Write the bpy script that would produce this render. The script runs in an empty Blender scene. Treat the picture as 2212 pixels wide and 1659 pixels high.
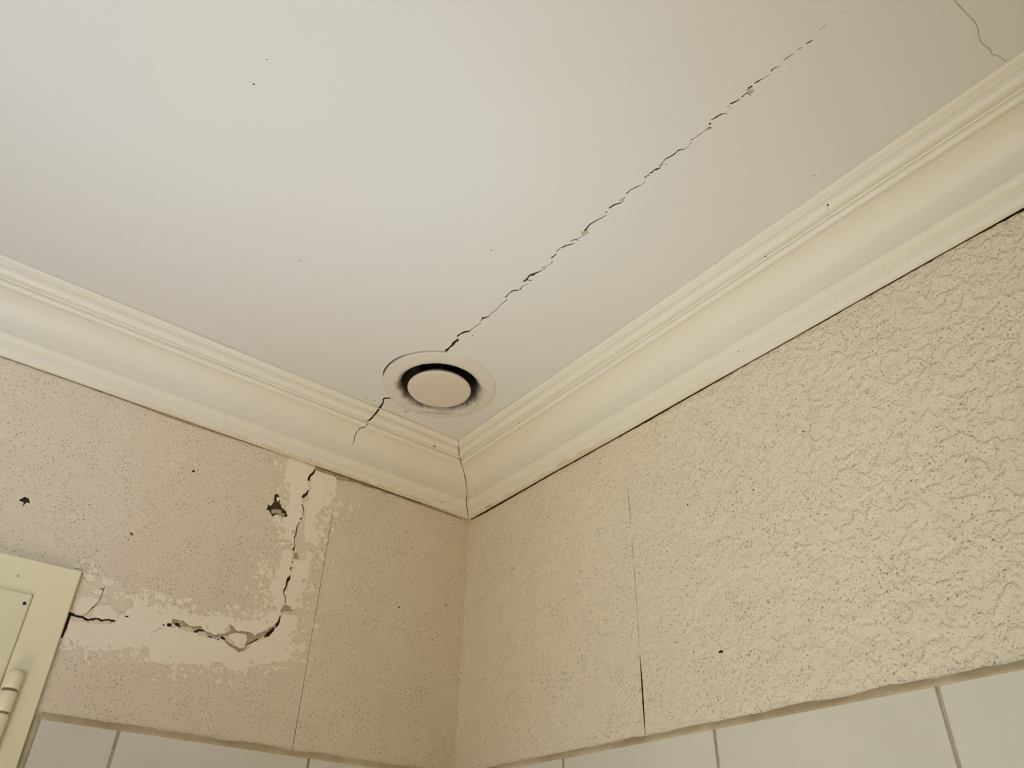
import bpy, bmesh, math, random
import numpy as np
from mathutils import Vector, Matrix, Euler, noise
from mathutils.geometry import delaunay_2d_cdt
random.seed(7); noise.seed_set(3)
PI = math.pi
SC = bpy.context.scene
COL = SC.collection

# ------------------------------------------------------------------ camera
ZC = 2.377                       # height of the cornice's lower edge
U = 0.4
W, H, F = 2212, 1659, 1686.236
CAM = Vector((2.53858047*U, -1.71483242*U, ZC-1.43824675*U))
EUL = Euler((math.radians(125.11651), math.radians(-1.40168), math.radians(51.97060)), 'XYZ')
cd = bpy.data.cameras.new('camera'); co = bpy.data.objects.new('camera', cd); COL.objects.link(co)
co.location = CAM; co.rotation_euler = EUL
cd.sensor_fit = 'HORIZONTAL'; cd.sensor_width = 36; cd.lens = F/W*36
cd.clip_start = 0.01; cd.clip_end = 50
SC.camera = co
ROT = EUL.to_matrix()

# ------------------------------------------------------------------ light and exposure
RX, RY = 2.60, -2.40             # room: x 0..RX, y RY..0
ZK = ZC + 0.073                  # ceiling height
SC.view_settings.view_transform = 'Standard'; SC.view_settings.look = 'None'
SC.view_settings.gamma = 1; SC.view_settings.use_curve_mapping = False
SC.view_settings.exposure = 0.18
wd = bpy.data.worlds.new('world'); SC.world = wd; wd.use_nodes = True
wd.node_tree.nodes['Background'].inputs[0].default_value = (0.8, 0.85, 0.9, 1)
wd.node_tree.nodes['Background'].inputs[1].default_value = 0.0

def area(name, loc, target, sx, sy, power, col, spread=180):
    l = bpy.data.lights.new(name, 'AREA'); l.shape = 'RECTANGLE'; l.size = sx; l.size_y = sy
    l.energy = power; l.color = col; l.spread = math.radians(spread)
    o = bpy.data.objects.new(name, l); COL.objects.link(o); o.location = loc
    d = (Vector(target)-Vector(loc)).normalized()
    o.rotation_euler = d.to_track_quat('-Z', 'Y').to_euler()
    return o
# unseen fill lamps added at the far and rear walls and above the floor
area('far_wall_warm_fill', (RX-0.03, -1.3, 1.10), (0, -0.8, 1.8), 0.9, 0.9, 6.25, (1.08, 1.0, 0.76))  # added broad warm lamp; this wall has no window
area('far_wall_cool_fill', (RX-0.03, -1.7, 1.30), (0, -0.85, 2.35), 0.5, 0.5, 0.95, (0.85, 1.0, 1.2), 30)  # added cool lamp with a narrow beam on the upper left wall
area('rear_wall_fill', (0.65, RY+0.03, 1.30), (0.75, 0, 2.15), 0.8, 0.8, 1.50, (0.88, 1.0, 1.02), 40)  # added lamp aimed to brighten the right wall
area('low_bounce_fill', (1.3, -1.3, 0.30), (0.5, -0.4, 2.45), 0.8, 0.8, 1.60, (1.31, 1.0, 0.60), 50)  # this and the next two: added upward lamps that brighten the ceiling
area('low_bounce_fill', (1.0, -1.2, 0.30), (0.55, -0.35, 2.45), 0.25, 0.25, 0.31, (0.70, 1.0, 1.30), 28)
area('low_bounce_fill', (0.7, -1.3, 0.30), (0.45, -0.9, 2.45), 0.25, 0.25, 0.52, (0.76, 1.0, 1.32), 35)

# ------------------------------------------------------------------ helpers
def px_ray(p):
    return ROT @ Vector(((p[0]-W/2)/F, -(p[1]-H/2)/F, -1.0))
def on_plane(p, ax, v):
    """the point of a wall or ceiling plane that the photograph shows at p"""
    d = px_ray(p); s = (v-CAM[ax])/d[ax]
    return CAM + d*s
def to_px(P):
    q = ROT.transposed() @ (Vector(P)-CAM)
    return (W/2+F*q.x/-q.z, H/2-F*q.y/-q.z)

def link_mesh(name, verts, faces, mats, parent=None, fmat=None, smooth=False):
    me = bpy.data.meshes.new(name); me.from_pydata([tuple(v) for v in verts], [], faces); me.update()
    for m in (mats if isinstance(mats, (list, tuple)) else [mats]): me.materials.append(m)
    if fmat:
        for p, i in zip(me.polygons, fmat): p.material_index = i
    if smooth:
        for p in me.polygons: p.use_smooth = True
    o = bpy.data.objects.new(name, me); COL.objects.link(o)
    if parent is not None: o.parent = parent
    return o
def struct(o, label=None, cat=None):
    o['kind'] = 'structure'
    if label: o['label'] = label
    if cat: o['category'] = cat
    return o
def box_data(lo, hi, verts, faces):
    b = len(verts)
    for x in (lo[0], hi[0]):
        for y in (lo[1], hi[1]):
            for z in (lo[2], hi[2]): verts.append(Vector((x, y, z)))
    for f in ((0,1,3,2),(4,6,7,5),(0,4,5,1),(2,3,7,6),(0,2,6,4),(1,5,7,3)): faces.append(tuple(b+i for i in f))
def bevel_box(name, lo, hi, mat, r, parent=None, seg=3):
    bm = bmesh.new()
    vs = [bm.verts.new((x, y, z)) for x in (lo[0], hi[0]) for y in (lo[1], hi[1]) for z in (lo[2], hi[2])]
    for f in ((0,1,3,2),(4,6,7,5),(0,4,5,1),(2,3,7,6),(0,2,6,4),(1,5,7,3)): bm.faces.new([vs[i] for i in f])
    bmesh.ops.recalc_face_normals(bm, faces=bm.faces)
    if r > 0: bmesh.ops.bevel(bm, geom=list(bm.edges), offset=r, segments=seg, profile=0.5, affect='EDGES')
    me = bpy.data.meshes.new(name); bm.to_mesh(me); bm.free(); me.materials.append(mat)
    for p in me.polygons: p.use_smooth = seg > 1
    o = bpy.data.objects.new(name, me); COL.objects.link(o)
    if parent is not None: o.parent = parent
    return o
def lathe(name, prof, mat, center, parent=None, seg=96, smooth=True, close=False):
    verts, faces = [], []
    n = len(prof)
    for i in range(seg):
        a = 2*PI*i/seg
        for r, z in prof: verts.append(Vector((center[0]+r*math.cos(a), center[1]+r*math.sin(a), center[2]+z)))
    for i in range(seg):
        j = (i+1) % seg
        for k in range(n-1 if not close else n):
            k2 = (k+1) % n
            faces.append((i*n+k, j*n+k, j*n+k2, i*n+k2))
    o = link_mesh(name, verts, faces, mat, parent, smooth=smooth)
    bm = bmesh.new(); bm.from_mesh(o.data); bmesh.ops.remove_doubles(bm, verts=bm.verts, dist=1e-6)
    bmesh.ops.recalc_face_normals(bm, faces=bm.faces)
    bm.to_mesh(o.data); bm.free()
    return o

# ------------------------------------------------------------------ materials
def new_mat(name):
    m = bpy.data.materials.new(name); m.use_nodes = True
    nt = m.node_tree; b = nt.nodes['Principled BSDF']
    tc = nt.nodes.new('ShaderNodeTexCoord')
    return m, nt, b, tc
def nz(nt, tc, scale, detail=4, rough=0.55, dist=0.0, vec=None):
    n = nt.nodes.new('ShaderNodeTexNoise'); n.inputs['Scale'].default_value = scale
    n.inputs['Detail'].default_value = detail; n.inputs['Roughness'].default_value = rough
    n.inputs['Distortion'].default_value = dist
    nt.links.new(vec if vec is not None else tc.outputs['Object'], n.inputs['Vector']); return n
def mr(nt, src, a, b, c=0.0, d=1.0, smooth=False):
    n = nt.nodes.new('ShaderNodeMapRange'); n.inputs[1].default_value = a; n.inputs[2].default_value = b
    n.inputs[3].default_value = c; n.inputs[4].default_value = d
    if smooth: n.interpolation_type = 'SMOOTHSTEP'
    nt.links.new(src, n.inputs[0]); return n.outputs[0]
def mth(nt, op, a, b):
    n = nt.nodes.new('ShaderNodeMath'); n.operation = op
    for i, v in enumerate((a, b)):
        if isinstance(v, (int, float)): n.inputs[i].default_value = v
        else: nt.links.new(v, n.inputs[i])
    return n.outputs[0]
def mix(nt, fac, a, b):
    n = nt.nodes.new('ShaderNodeMix'); n.data_type = 'RGBA'
    if isinstance(fac, (int, float)): n.inputs[0].default_value = fac
    else: nt.links.new(fac, n.inputs[0])
    for i, v in ((6, a), (7, b)):
        if isinstance(v, tuple): n.inputs[i].default_value = (*v, 1)
        else: nt.links.new(v, n.inputs[i])
    return n.outputs[2]
def bump(nt, b, h, dist, strength=1.0, prev=None):
    n = nt.nodes.new('ShaderNodeBump'); n.inputs['Distance'].default_value = dist; n.inputs['Strength'].default_value = strength
    nt.links.new(h, n.inputs['Height'])
    if prev is not None: nt.links.new(prev, n.inputs['Normal'])
    nt.links.new(n.outputs[0], b.inputs['Normal']); return n.outputs[0]

def paint_mat(name, col, col2, rough=0.5, bscale=60, bdist=0.0004, mscale=3.0):
    m, nt, b, tc = new_mat(name)
    n = nz(nt, tc, mscale, 3)
    nt.links.new(mix(nt, mr(nt, n.outputs[0], 0.35, 0.65), col, col2), b.inputs['Base Color'])
    b.inputs['Roughness'].default_value = rough
    n2 = nz(nt, tc, bscale, 3)
    bump(nt, b, n2.outputs[0], bdist)
    return m
C_CEIL = (0.655, 0.64, 0.60)
M_CEIL = paint_mat('ceiling_paint', C_CEIL, (0.665, 0.65, 0.615), 0.6, 9, 0.0015, 2.5)
M_CORN = paint_mat('cornice_paint', (0.745, 0.71, 0.61), (0.755, 0.725, 0.635), 0.42, 45, 0.0004, 4)
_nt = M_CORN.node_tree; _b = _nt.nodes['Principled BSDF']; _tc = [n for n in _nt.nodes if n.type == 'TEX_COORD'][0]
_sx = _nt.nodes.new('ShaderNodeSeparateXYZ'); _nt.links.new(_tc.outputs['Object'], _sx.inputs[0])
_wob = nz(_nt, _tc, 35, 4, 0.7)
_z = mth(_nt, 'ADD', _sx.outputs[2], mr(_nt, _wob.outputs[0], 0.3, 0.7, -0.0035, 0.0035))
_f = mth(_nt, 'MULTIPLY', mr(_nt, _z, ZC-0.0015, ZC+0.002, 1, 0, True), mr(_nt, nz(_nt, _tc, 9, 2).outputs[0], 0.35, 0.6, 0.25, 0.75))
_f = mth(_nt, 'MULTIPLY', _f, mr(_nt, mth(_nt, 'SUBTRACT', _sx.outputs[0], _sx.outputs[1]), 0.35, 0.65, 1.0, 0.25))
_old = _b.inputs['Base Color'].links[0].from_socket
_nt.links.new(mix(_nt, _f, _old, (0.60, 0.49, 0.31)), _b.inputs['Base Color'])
M_DOOR = paint_mat('door_gloss_paint', (0.86, 0.80, 0.56), (0.88, 0.82, 0.60), 0.3, 30, 0.0005, 6)
M_VENT = paint_mat('vent_plastic', (0.62, 0.54, 0.445), (0.63, 0.555, 0.46), 0.45, 30, 0.0002, 8)
M_DARK = paint_mat('dark_void', (0.02, 0.016, 0.012), (0.03, 0.025, 0.02), 0.9)
M_CRACK = paint_mat('crack_dust', (0.09, 0.06, 0.03), (0.15, 0.105, 0.06), 0.95, 300, 0.0005, 60)
M_CRACKSOFT = paint_mat('crack_dust_pale', (0.44, 0.39, 0.28), (0.50, 0.45, 0.34), 0.95, 300, 0.0003, 60)
M_RAW = paint_mat('raw_plaster', (0.40, 0.315, 0.205), (0.55, 0.46, 0.33), 0.95, 260, 0.0012, 150)
M_BRASS = paint_mat('dull_brass', (0.42, 0.34, 0.20), (0.32, 0.25, 0.15), 0.4); M_BRASS.node_tree.nodes['Principled BSDF'].inputs['Metallic'].default_value = 0.7

def wall_mat(name, base, base2, speck, squig=1.0):
    m, nt, b, tc = new_mat(name)
    big = nz(nt, tc, 3.2, 3)
    c = mix(nt, mr(nt, big.outputs[0], 0.35, 0.65), base, base2)
    mid = nz(nt, tc, 38, 4)
    c = mix(nt, mr(nt, mid.outputs[0], 0.45, 0.75, 0, 0.35), c, tuple(v*0.86 for v in base))
    # dark pits
    wob = nz(nt, tc, 150, 2); va = nt.nodes.new('ShaderNodeVectorMath'); va.operation = 'MULTIPLY_ADD'
    nt.links.new(wob.outputs['Color'], va.inputs[0]); va.inputs[1].default_value = (0.006,)*3; nt.links.new(tc.outputs['Object'], va.inputs[2])
    area_n = nz(nt, tc, 20, 3)
    gate2 = mr(nt, area_n.outputs[0], 0.36, 0.60, 0.35, 1)
    pits = None
    for sc_, thr in ((240, 0.27), (380, 0.25)):
        vo = nt.nodes.new('ShaderNodeTexVoronoi'); vo.inputs['Scale'].default_value = sc_
        nt.links.new(va.outputs[0], vo.inputs['Vector'])
        p = mr(nt, vo.outputs['Distance'], thr*0.45, thr, 1, 0, True)
        rnd = nt.nodes.new('ShaderNodeSeparateColor'); nt.links.new(vo.outputs['Color'], rnd.inputs[0])
        p = mth(nt, 'MULTIPLY', p, mr(nt, rnd.outputs[0], 0.15, 0.80))
        pits = p if pits is None else mth(nt, 'MAXIMUM', pits, p)
    pit = mth(nt, 'MULTIPLY', pits, gate2)
    c = mix(nt, mth(nt, 'MULTIPLY', pit, speck), c, (0.22, 0.17, 0.09))
    # embossed relief: lumps with soft edges, broken squiggles and grain
    l1 = nz(nt, tc, 88, 3, 0.5, 0.25)
    lump = mr(nt, l1.outputs[0], 0.40, 0.60, 0, 1, True)
    sx = nt.nodes.new('ShaderNodeSeparateXYZ'); nt.links.new(tc.outputs['Object'], sx.inputs[0])
    grow = mr(nt, sx.outputs[0], 0.25, 0.90, 0.35, 1.0)
    r1 = nz(nt, tc, 105, 2, 0.5, 0.5)
    rid = mr(nt, mth(nt, 'ABSOLUTE', mth(nt, 'SUBTRACT', r1.outputs[0], 0.5), 0), 0.0, 0.045, 1, 0, True)
    brk = mr(nt, nz(nt, tc, 45, 2).outputs[0], 0.45, 0.60, 0, 1, True)
    groove = mth(nt, 'MULTIPLY', rid, brk)
    c = mix(nt, mth(nt, 'MULTIPLY', groove, 0.05*squig), c, (0.30, 0.24, 0.14))
    nt.links.new(c, b.inputs['Base Color']); b.inputs['Roughness'].default_value = 0.75
    r2 = nz(nt, tc, 260, 3, 0.6)
    h = mth(nt, 'ADD', mth(nt, 'MULTIPLY', mth(nt, 'MULTIPLY', lump, grow), 1.25*squig), mth(nt, 'MULTIPLY', r2.outputs[0], 0.6))
    h = mth(nt, 'SUBTRACT', h, mth(nt, 'MULTIPLY', mth(nt, 'MULTIPLY', groove, grow), 0.22*squig))
    h = mth(nt, 'SUBTRACT', h, mth(nt, 'MULTIPLY', pit, 0.8))
    bump(nt, b, h, 0.0013, 0.9)
    return m
M_WALL_L = wall_mat('embossed_wallpaper_left', (0.75, 0.65, 0.51), (0.78, 0.685, 0.55), 0.35, 0.5)
M_WALL_R = wall_mat('embossed_wallpaper_right', (0.79, 0.695, 0.555), (0.815, 0.73, 0.59), 0.72, 1.0)
M_PATCH = paint_mat('filler', (0.87, 0.79, 0.65), (0.88, 0.81, 0.68), 0.8, 70, 0.0012, 12)
M_PLAIN = paint_mat('plain_wall_paint', (0.50, 0.37, 0.22), (0.52, 0.39, 0.24), 0.7)
M_TILE = paint_mat('glazed_tile', (0.70, 0.675, 0.60), (0.73, 0.705, 0.635), 0.18, 8, 0.0006, 9)
M_GROUT = paint_mat('grout', (0.42, 0.35, 0.24), (0.54, 0.47, 0.34), 0.9, 300, 0.0006, 40)
M_BEAD = paint_mat('mortar_bead', (0.44, 0.345, 0.215), (0.64, 0.54, 0.385), 0.85, 180, 0.0010, 18)
M_FLOOR = paint_mat('floor_tile', (0.48, 0.36, 0.23), (0.52, 0.40, 0.27), 0.4)
M_SPECK = paint_mat('dark_speck', (0.10, 0.08, 0.05), (0.16, 0.13, 0.09), 0.8)

# dusty vent flange: grime gathers round the throat
def vent_flange_mat(c):
    m, nt, b, tc = new_mat('vent_flange_grimy')
    sx = nt.nodes.new('ShaderNodeSeparateXYZ'); nt.links.new(tc.outputs['Object'], sx.inputs[0])
    dx = mth(nt, 'SUBTRACT', sx.outputs[0], c[0]); dy = mth(nt, 'SUBTRACT', sx.outputs[1], c[1])
    r = mth(nt, 'SQRT', mth(nt, 'ADD', mth(nt, 'MULTIPLY', dx, dx), mth(nt, 'MULTIPLY', dy, dy)), 0)
    n = nz(nt, tc, 60, 5, 0.7); r = mth(nt, 'ADD', r, mr(nt, n.outputs[0], 0.3, 0.7, -0.004, 0.004))
    g = mr(nt, r, 0.0535, 0.069, 1, 0, True)
    cl = mix(nt, mth(nt, 'MULTIPLY', mth(nt, 'POWER', g, 1.5), 0.93), (0.64, 0.60, 0.53), (0.07, 0.05, 0.032))
    nt.links.new(cl, b.inputs['Base Color']); b.inputs['Roughness'].default_value = 0.5
    return m

# ------------------------------------------------------------------ surfaces with real cracks, holes and raised patches
class Surf:
    """a flat (or unrolled) surface cut by groups of small polygons; each group lies at its own depth and
    becomes its own mesh, joined to the surface by side walls"""
    def __init__(s, outer, mapper, unmap, edges=()):
        s.outer = outer; s.map = mapper; s.unmap = unmap; s.groups = []; s.polys = []; s.edges = list(edges)
    def group(s, name, depth, mat, label=None, void=False, side=None):
        s.groups.append(dict(name=name, depth=depth, mat=mat, label=label, void=void, side=side or mat)); return len(s.groups)-1
    def poly(s, g, pts): s.poly2(g, [s.unmap(p) for p in pts])
    def poly2(s, g, pts):
        def ar(q): return sum(a[0]*b[1]-b[0]*a[1] for a, b in zip(q, q[1:]+q[:1]))
        pts = [Vector((p[0], p[1])) for p in pts]
        for q in ([pts] if len(pts) != 4 else [[pts[0], pts[1], pts[2]], [pts[0], pts[2], pts[3]]]):
            a = ar(q)
            if abs(a) < 1e-10: continue
            s.polys.append((g, q if a > 0 else q[::-1]))
    def line(s, g, pts, jit=0.25, scale=1.0):
        """polyline of (x, y, width) in photograph pixels"""
        P = []
        for (x0, y0, w0), (x1, y1, w1) in zip(pts[:-1], pts[1:]):
            L = math.hypot(x1-x0, y1-y0); n = max(1, int(L/3.5))
            for k in range(n):
                t = k/n; P.append([x0+(x1-x0)*t, y0+(y1-y0)*t, w0+(w1-w0)*t])
        P.append(list(pts[-1]))
        for q in P[1:-1]:
            q[0] += random.uniform(-jit, jit)*min(2, q[2]+.6); q[1] += random.uniform(-jit, jit)*min(2, q[2]+.6)
            q[2] *= random.uniform(0.8, 1.2)
        n = len(P); off = []
        for i in range(n):
            a = P[max(0, i-1)]; b = P[min(n-1, i+1)]
            dx, dy = b[0]-a[0], b[1]-a[1]; L = math.hypot(dx, dy) or 1
            w = P[i][2]*0.5*scale
            off.append((-dy/L*w, dx/L*w))
        for i in range(n-1):
            a, b = P[i], P[i+1]; oa, ob = off[i], off[i+1]
            s.poly(g, [(a[0]+oa[0], a[1]+oa[1]), (b[0]+ob[0], b[1]+ob[1]), (b[0]-ob[0], b[1]-ob[1]), (a[0]-oa[0], a[1]-oa[1])])
    def blob(s, g, x, y, r, n=9, rough=0.3, sq=1.0, ang=0):
        pts = []
        for k in range(n):
            a = 2*PI*k/n; rr = r*random.uniform(1-rough, 1+rough)
            u, v = rr*math.cos(a), rr*sq*math.sin(a)
            pts.append((x+u*math.cos(ang)-v*math.sin(ang), y+u*math.sin(ang)+v*math.cos(ang)))
        s.poly(g, pts)
    def build(s, name, mat, parent=None, extra=None, smooth=False):
        V, Fc = [], []
        def add(pts):
            idx = []
            for p in pts:
                idx.append(len(V)); V.append(Vector(p))
            return idx
        Ed = []
        oa = [Vector((p[0], p[1])) for p in s.outer]
        if sum(a[0]*b[1]-b[0]*a[1] for a, b in zip(oa, oa[1:]+oa[:1])) < 0: oa = oa[::-1]
        io = add(oa); Ed += list(zip(io, io[1:]+io[:1]))
        for pl in s.edges:
            i = add(pl); Ed += list(zip(i[:-1], i[1:]))
        for g, pts in s.polys:
            i = add(pts); Ed += list(zip(i, i[1:]+i[:1]))
        vo, eo, fo, ov, oe, of = delaunay_2d_cdt(V, Ed, [], 0, 1e-7, True)
        # which polygons hold each triangle: winding number of its centre
        cen = np.array([[(vo[f[0]][k]+vo[f[1]][k]+vo[f[2]][k])/3 for k in (0, 1)] for f in fo])
        def inside(pts):
            P = np.array([[p[0], p[1]] for p in pts]); lo, hi = P.min(0), P.max(0)
            idx = np.nonzero((cen[:, 0] >= lo[0]) & (cen[:, 0] <= hi[0]) & (cen[:, 1] >= lo[1]) & (cen[:, 1] <= hi[1]))[0]
            if not len(idx): return idx
            c = cen[idx]; w = np.zeros(len(idx), int)
            for a, b in zip(P, np.roll(P, -1, 0)):
                left = (b[0]-a[0])*(c[:, 1]-a[1])-(b[1]-a[1])*(c[:, 0]-a[0])
                w += ((a[1] <= c[:, 1]) & (b[1] > c[:, 1]) & (left > 0)).astype(int)
                w -= ((a[1] > c[:, 1]) & (b[1] <= c[:, 1]) & (left < 0)).astype(int)
            return idx[w != 0]
        of = [[] for _ in fo]
        for i in inside(oa): of[i].append(0)
        for k, (g, pts) in enumerate(s.polys):
            for i in inside(pts): of[i].append(k+1)
        def prio(fs):
            if 0 not in fs: return None
            best = -1
            for f in fs:
                if f > 0:
                    g = s.polys[f-1][0]
                    if best < 0 or s.groups[g]['prio'] > s.groups[best]['prio']: best = g
            return best
        for i, g in enumerate(s.groups):
            g['prio'] = (1000 if g['void'] else 0) + g['depth']*1e4 + i*1e-3
        lab = [prio(f) for f in of]
        # map edge -> triangles
        em = {}
        for ti, f in enumerate(fo):
            for a, b in zip(f, f[1:]+f[:1]): em.setdefault((min(a, b), max(a, b)), []).append((ti, a, b))
        dep = lambda g: 0.0 if g == -1 else s.groups[g]['depth']
        out = {}
        cache = {}
        def vert(g, vi, d):
            o = out.setdefault(g, ([], [], [])); k = (g, vi, round(d, 7))
            if k not in cache:
                cache[k] = len(o[0]); o[0].append(s.map(vo[vi], d))
            return cache[k]
        for ti, f in enumerate(fo):
            g = lab[ti]
            if g is None or (g >= 0 and s.groups[g]['void']): continue
            d = dep(g); ids = [vert(g, v, d) for v in f]
            out[g][1].append(tuple(ids)); out[g][2].append(0)
        for k, ts in em.items():
            if len(ts) != 2: continue
            (t0, a, b), (t1, _, _) = ts
            g0, g1 = lab[t0], lab[t1]
            if g0 == g1 or g0 is None or g1 is None: continue
            v0 = g0 >= 0 and s.groups[g0]['void']; v1 = g1 >= 0 and s.groups[g1]['void']
            if v0 or v1: continue
            d0, d1 = dep(g0), dep(g1)
            if abs(d0-d1) < 1e-7: continue
            p0 = s.groups[g0]['prio'] if g0 >= 0 else -1e9; p1 = s.groups[g1]['prio'] if g1 >= 0 else -1e9
            own = g0 if p0 > p1 else g1
            q = (vert(own, a, d0), vert(own, b, d0), vert(own, b, d1), vert(own, a, d1))
            out[own][1].append(q); out[own][2].append(1)
        res = []
        base = out.get(-1, ([], [], []))
        vs, fs, fm = list(base[0]), list(base[1]), list(base[2])
        mats = [mat]
        if extra:
            b0 = len(vs); ev, ef = extra; vs += ev; fs += [tuple(b0+i for i in f) for f in ef]; fm += [0]*len(ef)
        o = link_mesh(name, vs, fs, mats, parent, fm, smooth)
        for g, (v, f, m) in out.items():
            if g is None or g < 0: continue
            G = s.groups[g]
            c = link_mesh(G['name'], v, f, [G['mat'], G['side']], o, m)
            if G['label']: c['label'] = G['label']
        return o

def tr(pts, ox, oy, sc):
    return [(ox+p[0]/sc, oy+p[1]/sc)+tuple(p[2:]) for p in pts]
A = lambda *p: tr(p, 950, 400, 4.365)
B = lambda *p: tr(p, 1300, 100, 4.365)
Cc = lambda *p: tr(p, 1600, 0, 3.319)
VV = lambda *p: tr(p, 750, 680, 5.53)
W3 = lambda *p: tr(p, 350, 950, 3.0156)
W8 = lambda *p: tr(p, 50, 1200, 3.687)
GG = lambda *p: tr(p, 550, 1030, 13.827)
JJ = lambda *p: tr(p, 600, 960, 7.542)

def rough_outline(pts, amp, step=4.0):
    out = []
    n = len(pts)
    for i in range(n):
        x0, y0 = pts[i][:2]; x1, y1 = pts[(i+1) % n][:2]
        L = math.hypot(x1-x0, y1-y0); k = max(1, int(L/step))
        for j in range(k):
            t = j/k; x = x0+(x1-x0)*t; y = y0+(y1-y0)*t
            v = noise.noise_vector(Vector((x*0.09, y*0.09, 3.1)))*amp + noise.noise_vector(Vector((x*0.3, y*0.3, 7.7)))*amp*0.6
            out.append((x+v.x, y+v.y))
    return out

def crevice(S, g, ax, pts, low):
    """dark crevice in the wall right under the cornice; pts: (pixel x, pixel y, width in pixels)"""
    P = []
    for x, y, w in pts:
        q = on_plane((x, y), ax, 0.0); P.append((q.y if ax == 0 else q.x, w))
    d = []
    for (a0, w0), (a1, w1) in zip(P[:-1], P[1:]):
        n = max(1, int(abs(a1-a0)/0.004))
        for k in range(n):
            t = k/n; a = a0+(a1-a0)*t
            d.append((a, (w0+(w1-w0)*t)*(1+0.35*noise.noise(Vector((a*120, 3, ax))))))
    for (a0, w0), (a1, w1) in zip(d[:-1], d[1:]):
        S.poly2(g, [(a0, ZC+0.004), (a1, ZC+0.004), (a1, ZC-low-w1*0.00062), (a0, ZC-low-w0*0.00062)])

# ------------------------------------------------------------------ ceiling
VC = (0.2068, -0.2076); VR = 0.0825
ceil_outer = [(-0.1, 0.1), (-0.1, RY-0.1), (RX+0.1, RY-0.1), (RX+0.1, 0.1)]
S = Surf(ceil_outer, lambda p, d: Vector((p[0], p[1], ZK+d)), lambda p: on_plane(p, 2, ZK).xy)
g = S.group('crack', 0.006, M_CRACK, 'long jagged dark crack running diagonally away from the round vent')
for seg in (
    VV((1175,435,6),(1205,410,5),(1235,380,4),(1250,367,6),(1285,325,5),(1330,295,6)), VV((1318,275,1),(1312,262,1.2)),
    A((165,1425,4),(200,1400,3),(235,1385,5),(275,1378,3),(300,1360,1.1),(360,1315,1.3),(388,1300,1)),
    A((385,1285,1.5),(395,1265,2.2)), A((395,1258,4.5),(430,1248,3.2),(460,1238,1.4),(480,1212,1),(530,1180,1.3),(560,1142,1.1),(600,1108,1.5),(640,1076,1)),
    A((615,1065,1),(622,1052,2.2),(660,1015,2.2),(700,992,3.2),(725,993,3),(750,985,1.1),(775,960,1.1),(830,930,.8)), A((765,965,1),(765,988,2)),
    A((785,915,1),(795,905,3),(820,888,4.5),(845,852,3.2),(880,840,5),(940,815,2.2),(960,800,1),(985,795,1.5),(993,775,1.5),(960,773,.8)), A((825,893,1.2),(868,899,1.6)),
    A((993,772,1),(1035,750,.9),(1065,718,1.7)), A((1053,687,3.2),(1075,668,2.2),(1102,648,1.6)),
    A((1095,630,1),(1140,592,1.7),(1190,570,2.7),(1235,560,2.2),(1275,547,.8)), A((1230,538,1),(1245,520,1.7),(1290,513,2.2),(1310,525,1)),
    A((1295,512,1),(1345,480,1.1),(1337,435,1)), A((1365,435,4.5),(1385,405,3.2),(1420,365,2.2),(1480,332,2.2),(1530,305,1.1),(1575,278,.8)),
    A((1558,256,2),(1583,250,2)), A((1593,218,2.2),(1625,195,2.2),(1670,175,2.7),(1710,168,.9),(1730,145,1)), A((1690,145,.8),(1715,138,1.6),(1746,115,1.6)),
    B((0,1622,.8),(45,1590,.8)), B((65,1530,2.2),(100,1505,2.7),(145,1485,2.2),(180,1475,.9),(205,1450,1)),
    B((228,1385,3.2),(245,1380,2.2),(270,1355,2.2),(330,1325,2.2),(370,1308,.9),(415,1277,.8)), B((400,1242,1.6),(425,1225,2.2),(450,1210,2.2)),
    B((450,1192,2.2),(470,1190,3.2),(490,1170,2.2),(520,1158,3.7),(560,1143,.8)),
    B((542,1128,2.2),(565,1115,2.7),(575,1095,1.3),(600,1065,2.2),(680,1020,2.7),(700,1000,1.6),(725,978,2.7),(770,970,1.6),(795,962,.8),(830,930,.8),(842,905,1.1)),
    B((595,1110,.8),(625,1110,.8)), B((832,885,.8),(855,878,1.6),(885,860,.8),(910,835,1.5),(970,800,1),(1000,775,1.6),(1040,768,1.6)),
    B((1010,738,3.3),(1030,722,3.3)), B((1030,695,2),(1080,665,3.2),(1140,635,2.2),(1185,628,.8)),
    B((1180,572,1),(1200,560,1.6)), B((1212,542,4.2),(1250,527,3.2),(1300,500,2)), B((1200,580,1),(1240,583,.8)),
    B((1315,482,2),(1360,445,2),(1395,450,1.5),(1403,468,2)), B((1378,400,4.3),(1420,373,3.2)),
    B((1435,350,1),(1470,330,3.2),(1520,305,1.1),(1590,262,.7)), B((1597,235,3.2),(1625,205,2),(1680,185,.8)),
    Cc((315,430,2),(335,412,1.6),(380,385,.8)), Cc((405,358,1),(440,340,1.6)), Cc((470,315,1.6),(498,297,2.6),(520,288,.5)),
    Cc((550,225,.4),(615,175,.7)), Cc((720,92,.7),(740,85,.7))):
    S.line(g, seg, 0.18, 0.95)
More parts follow.
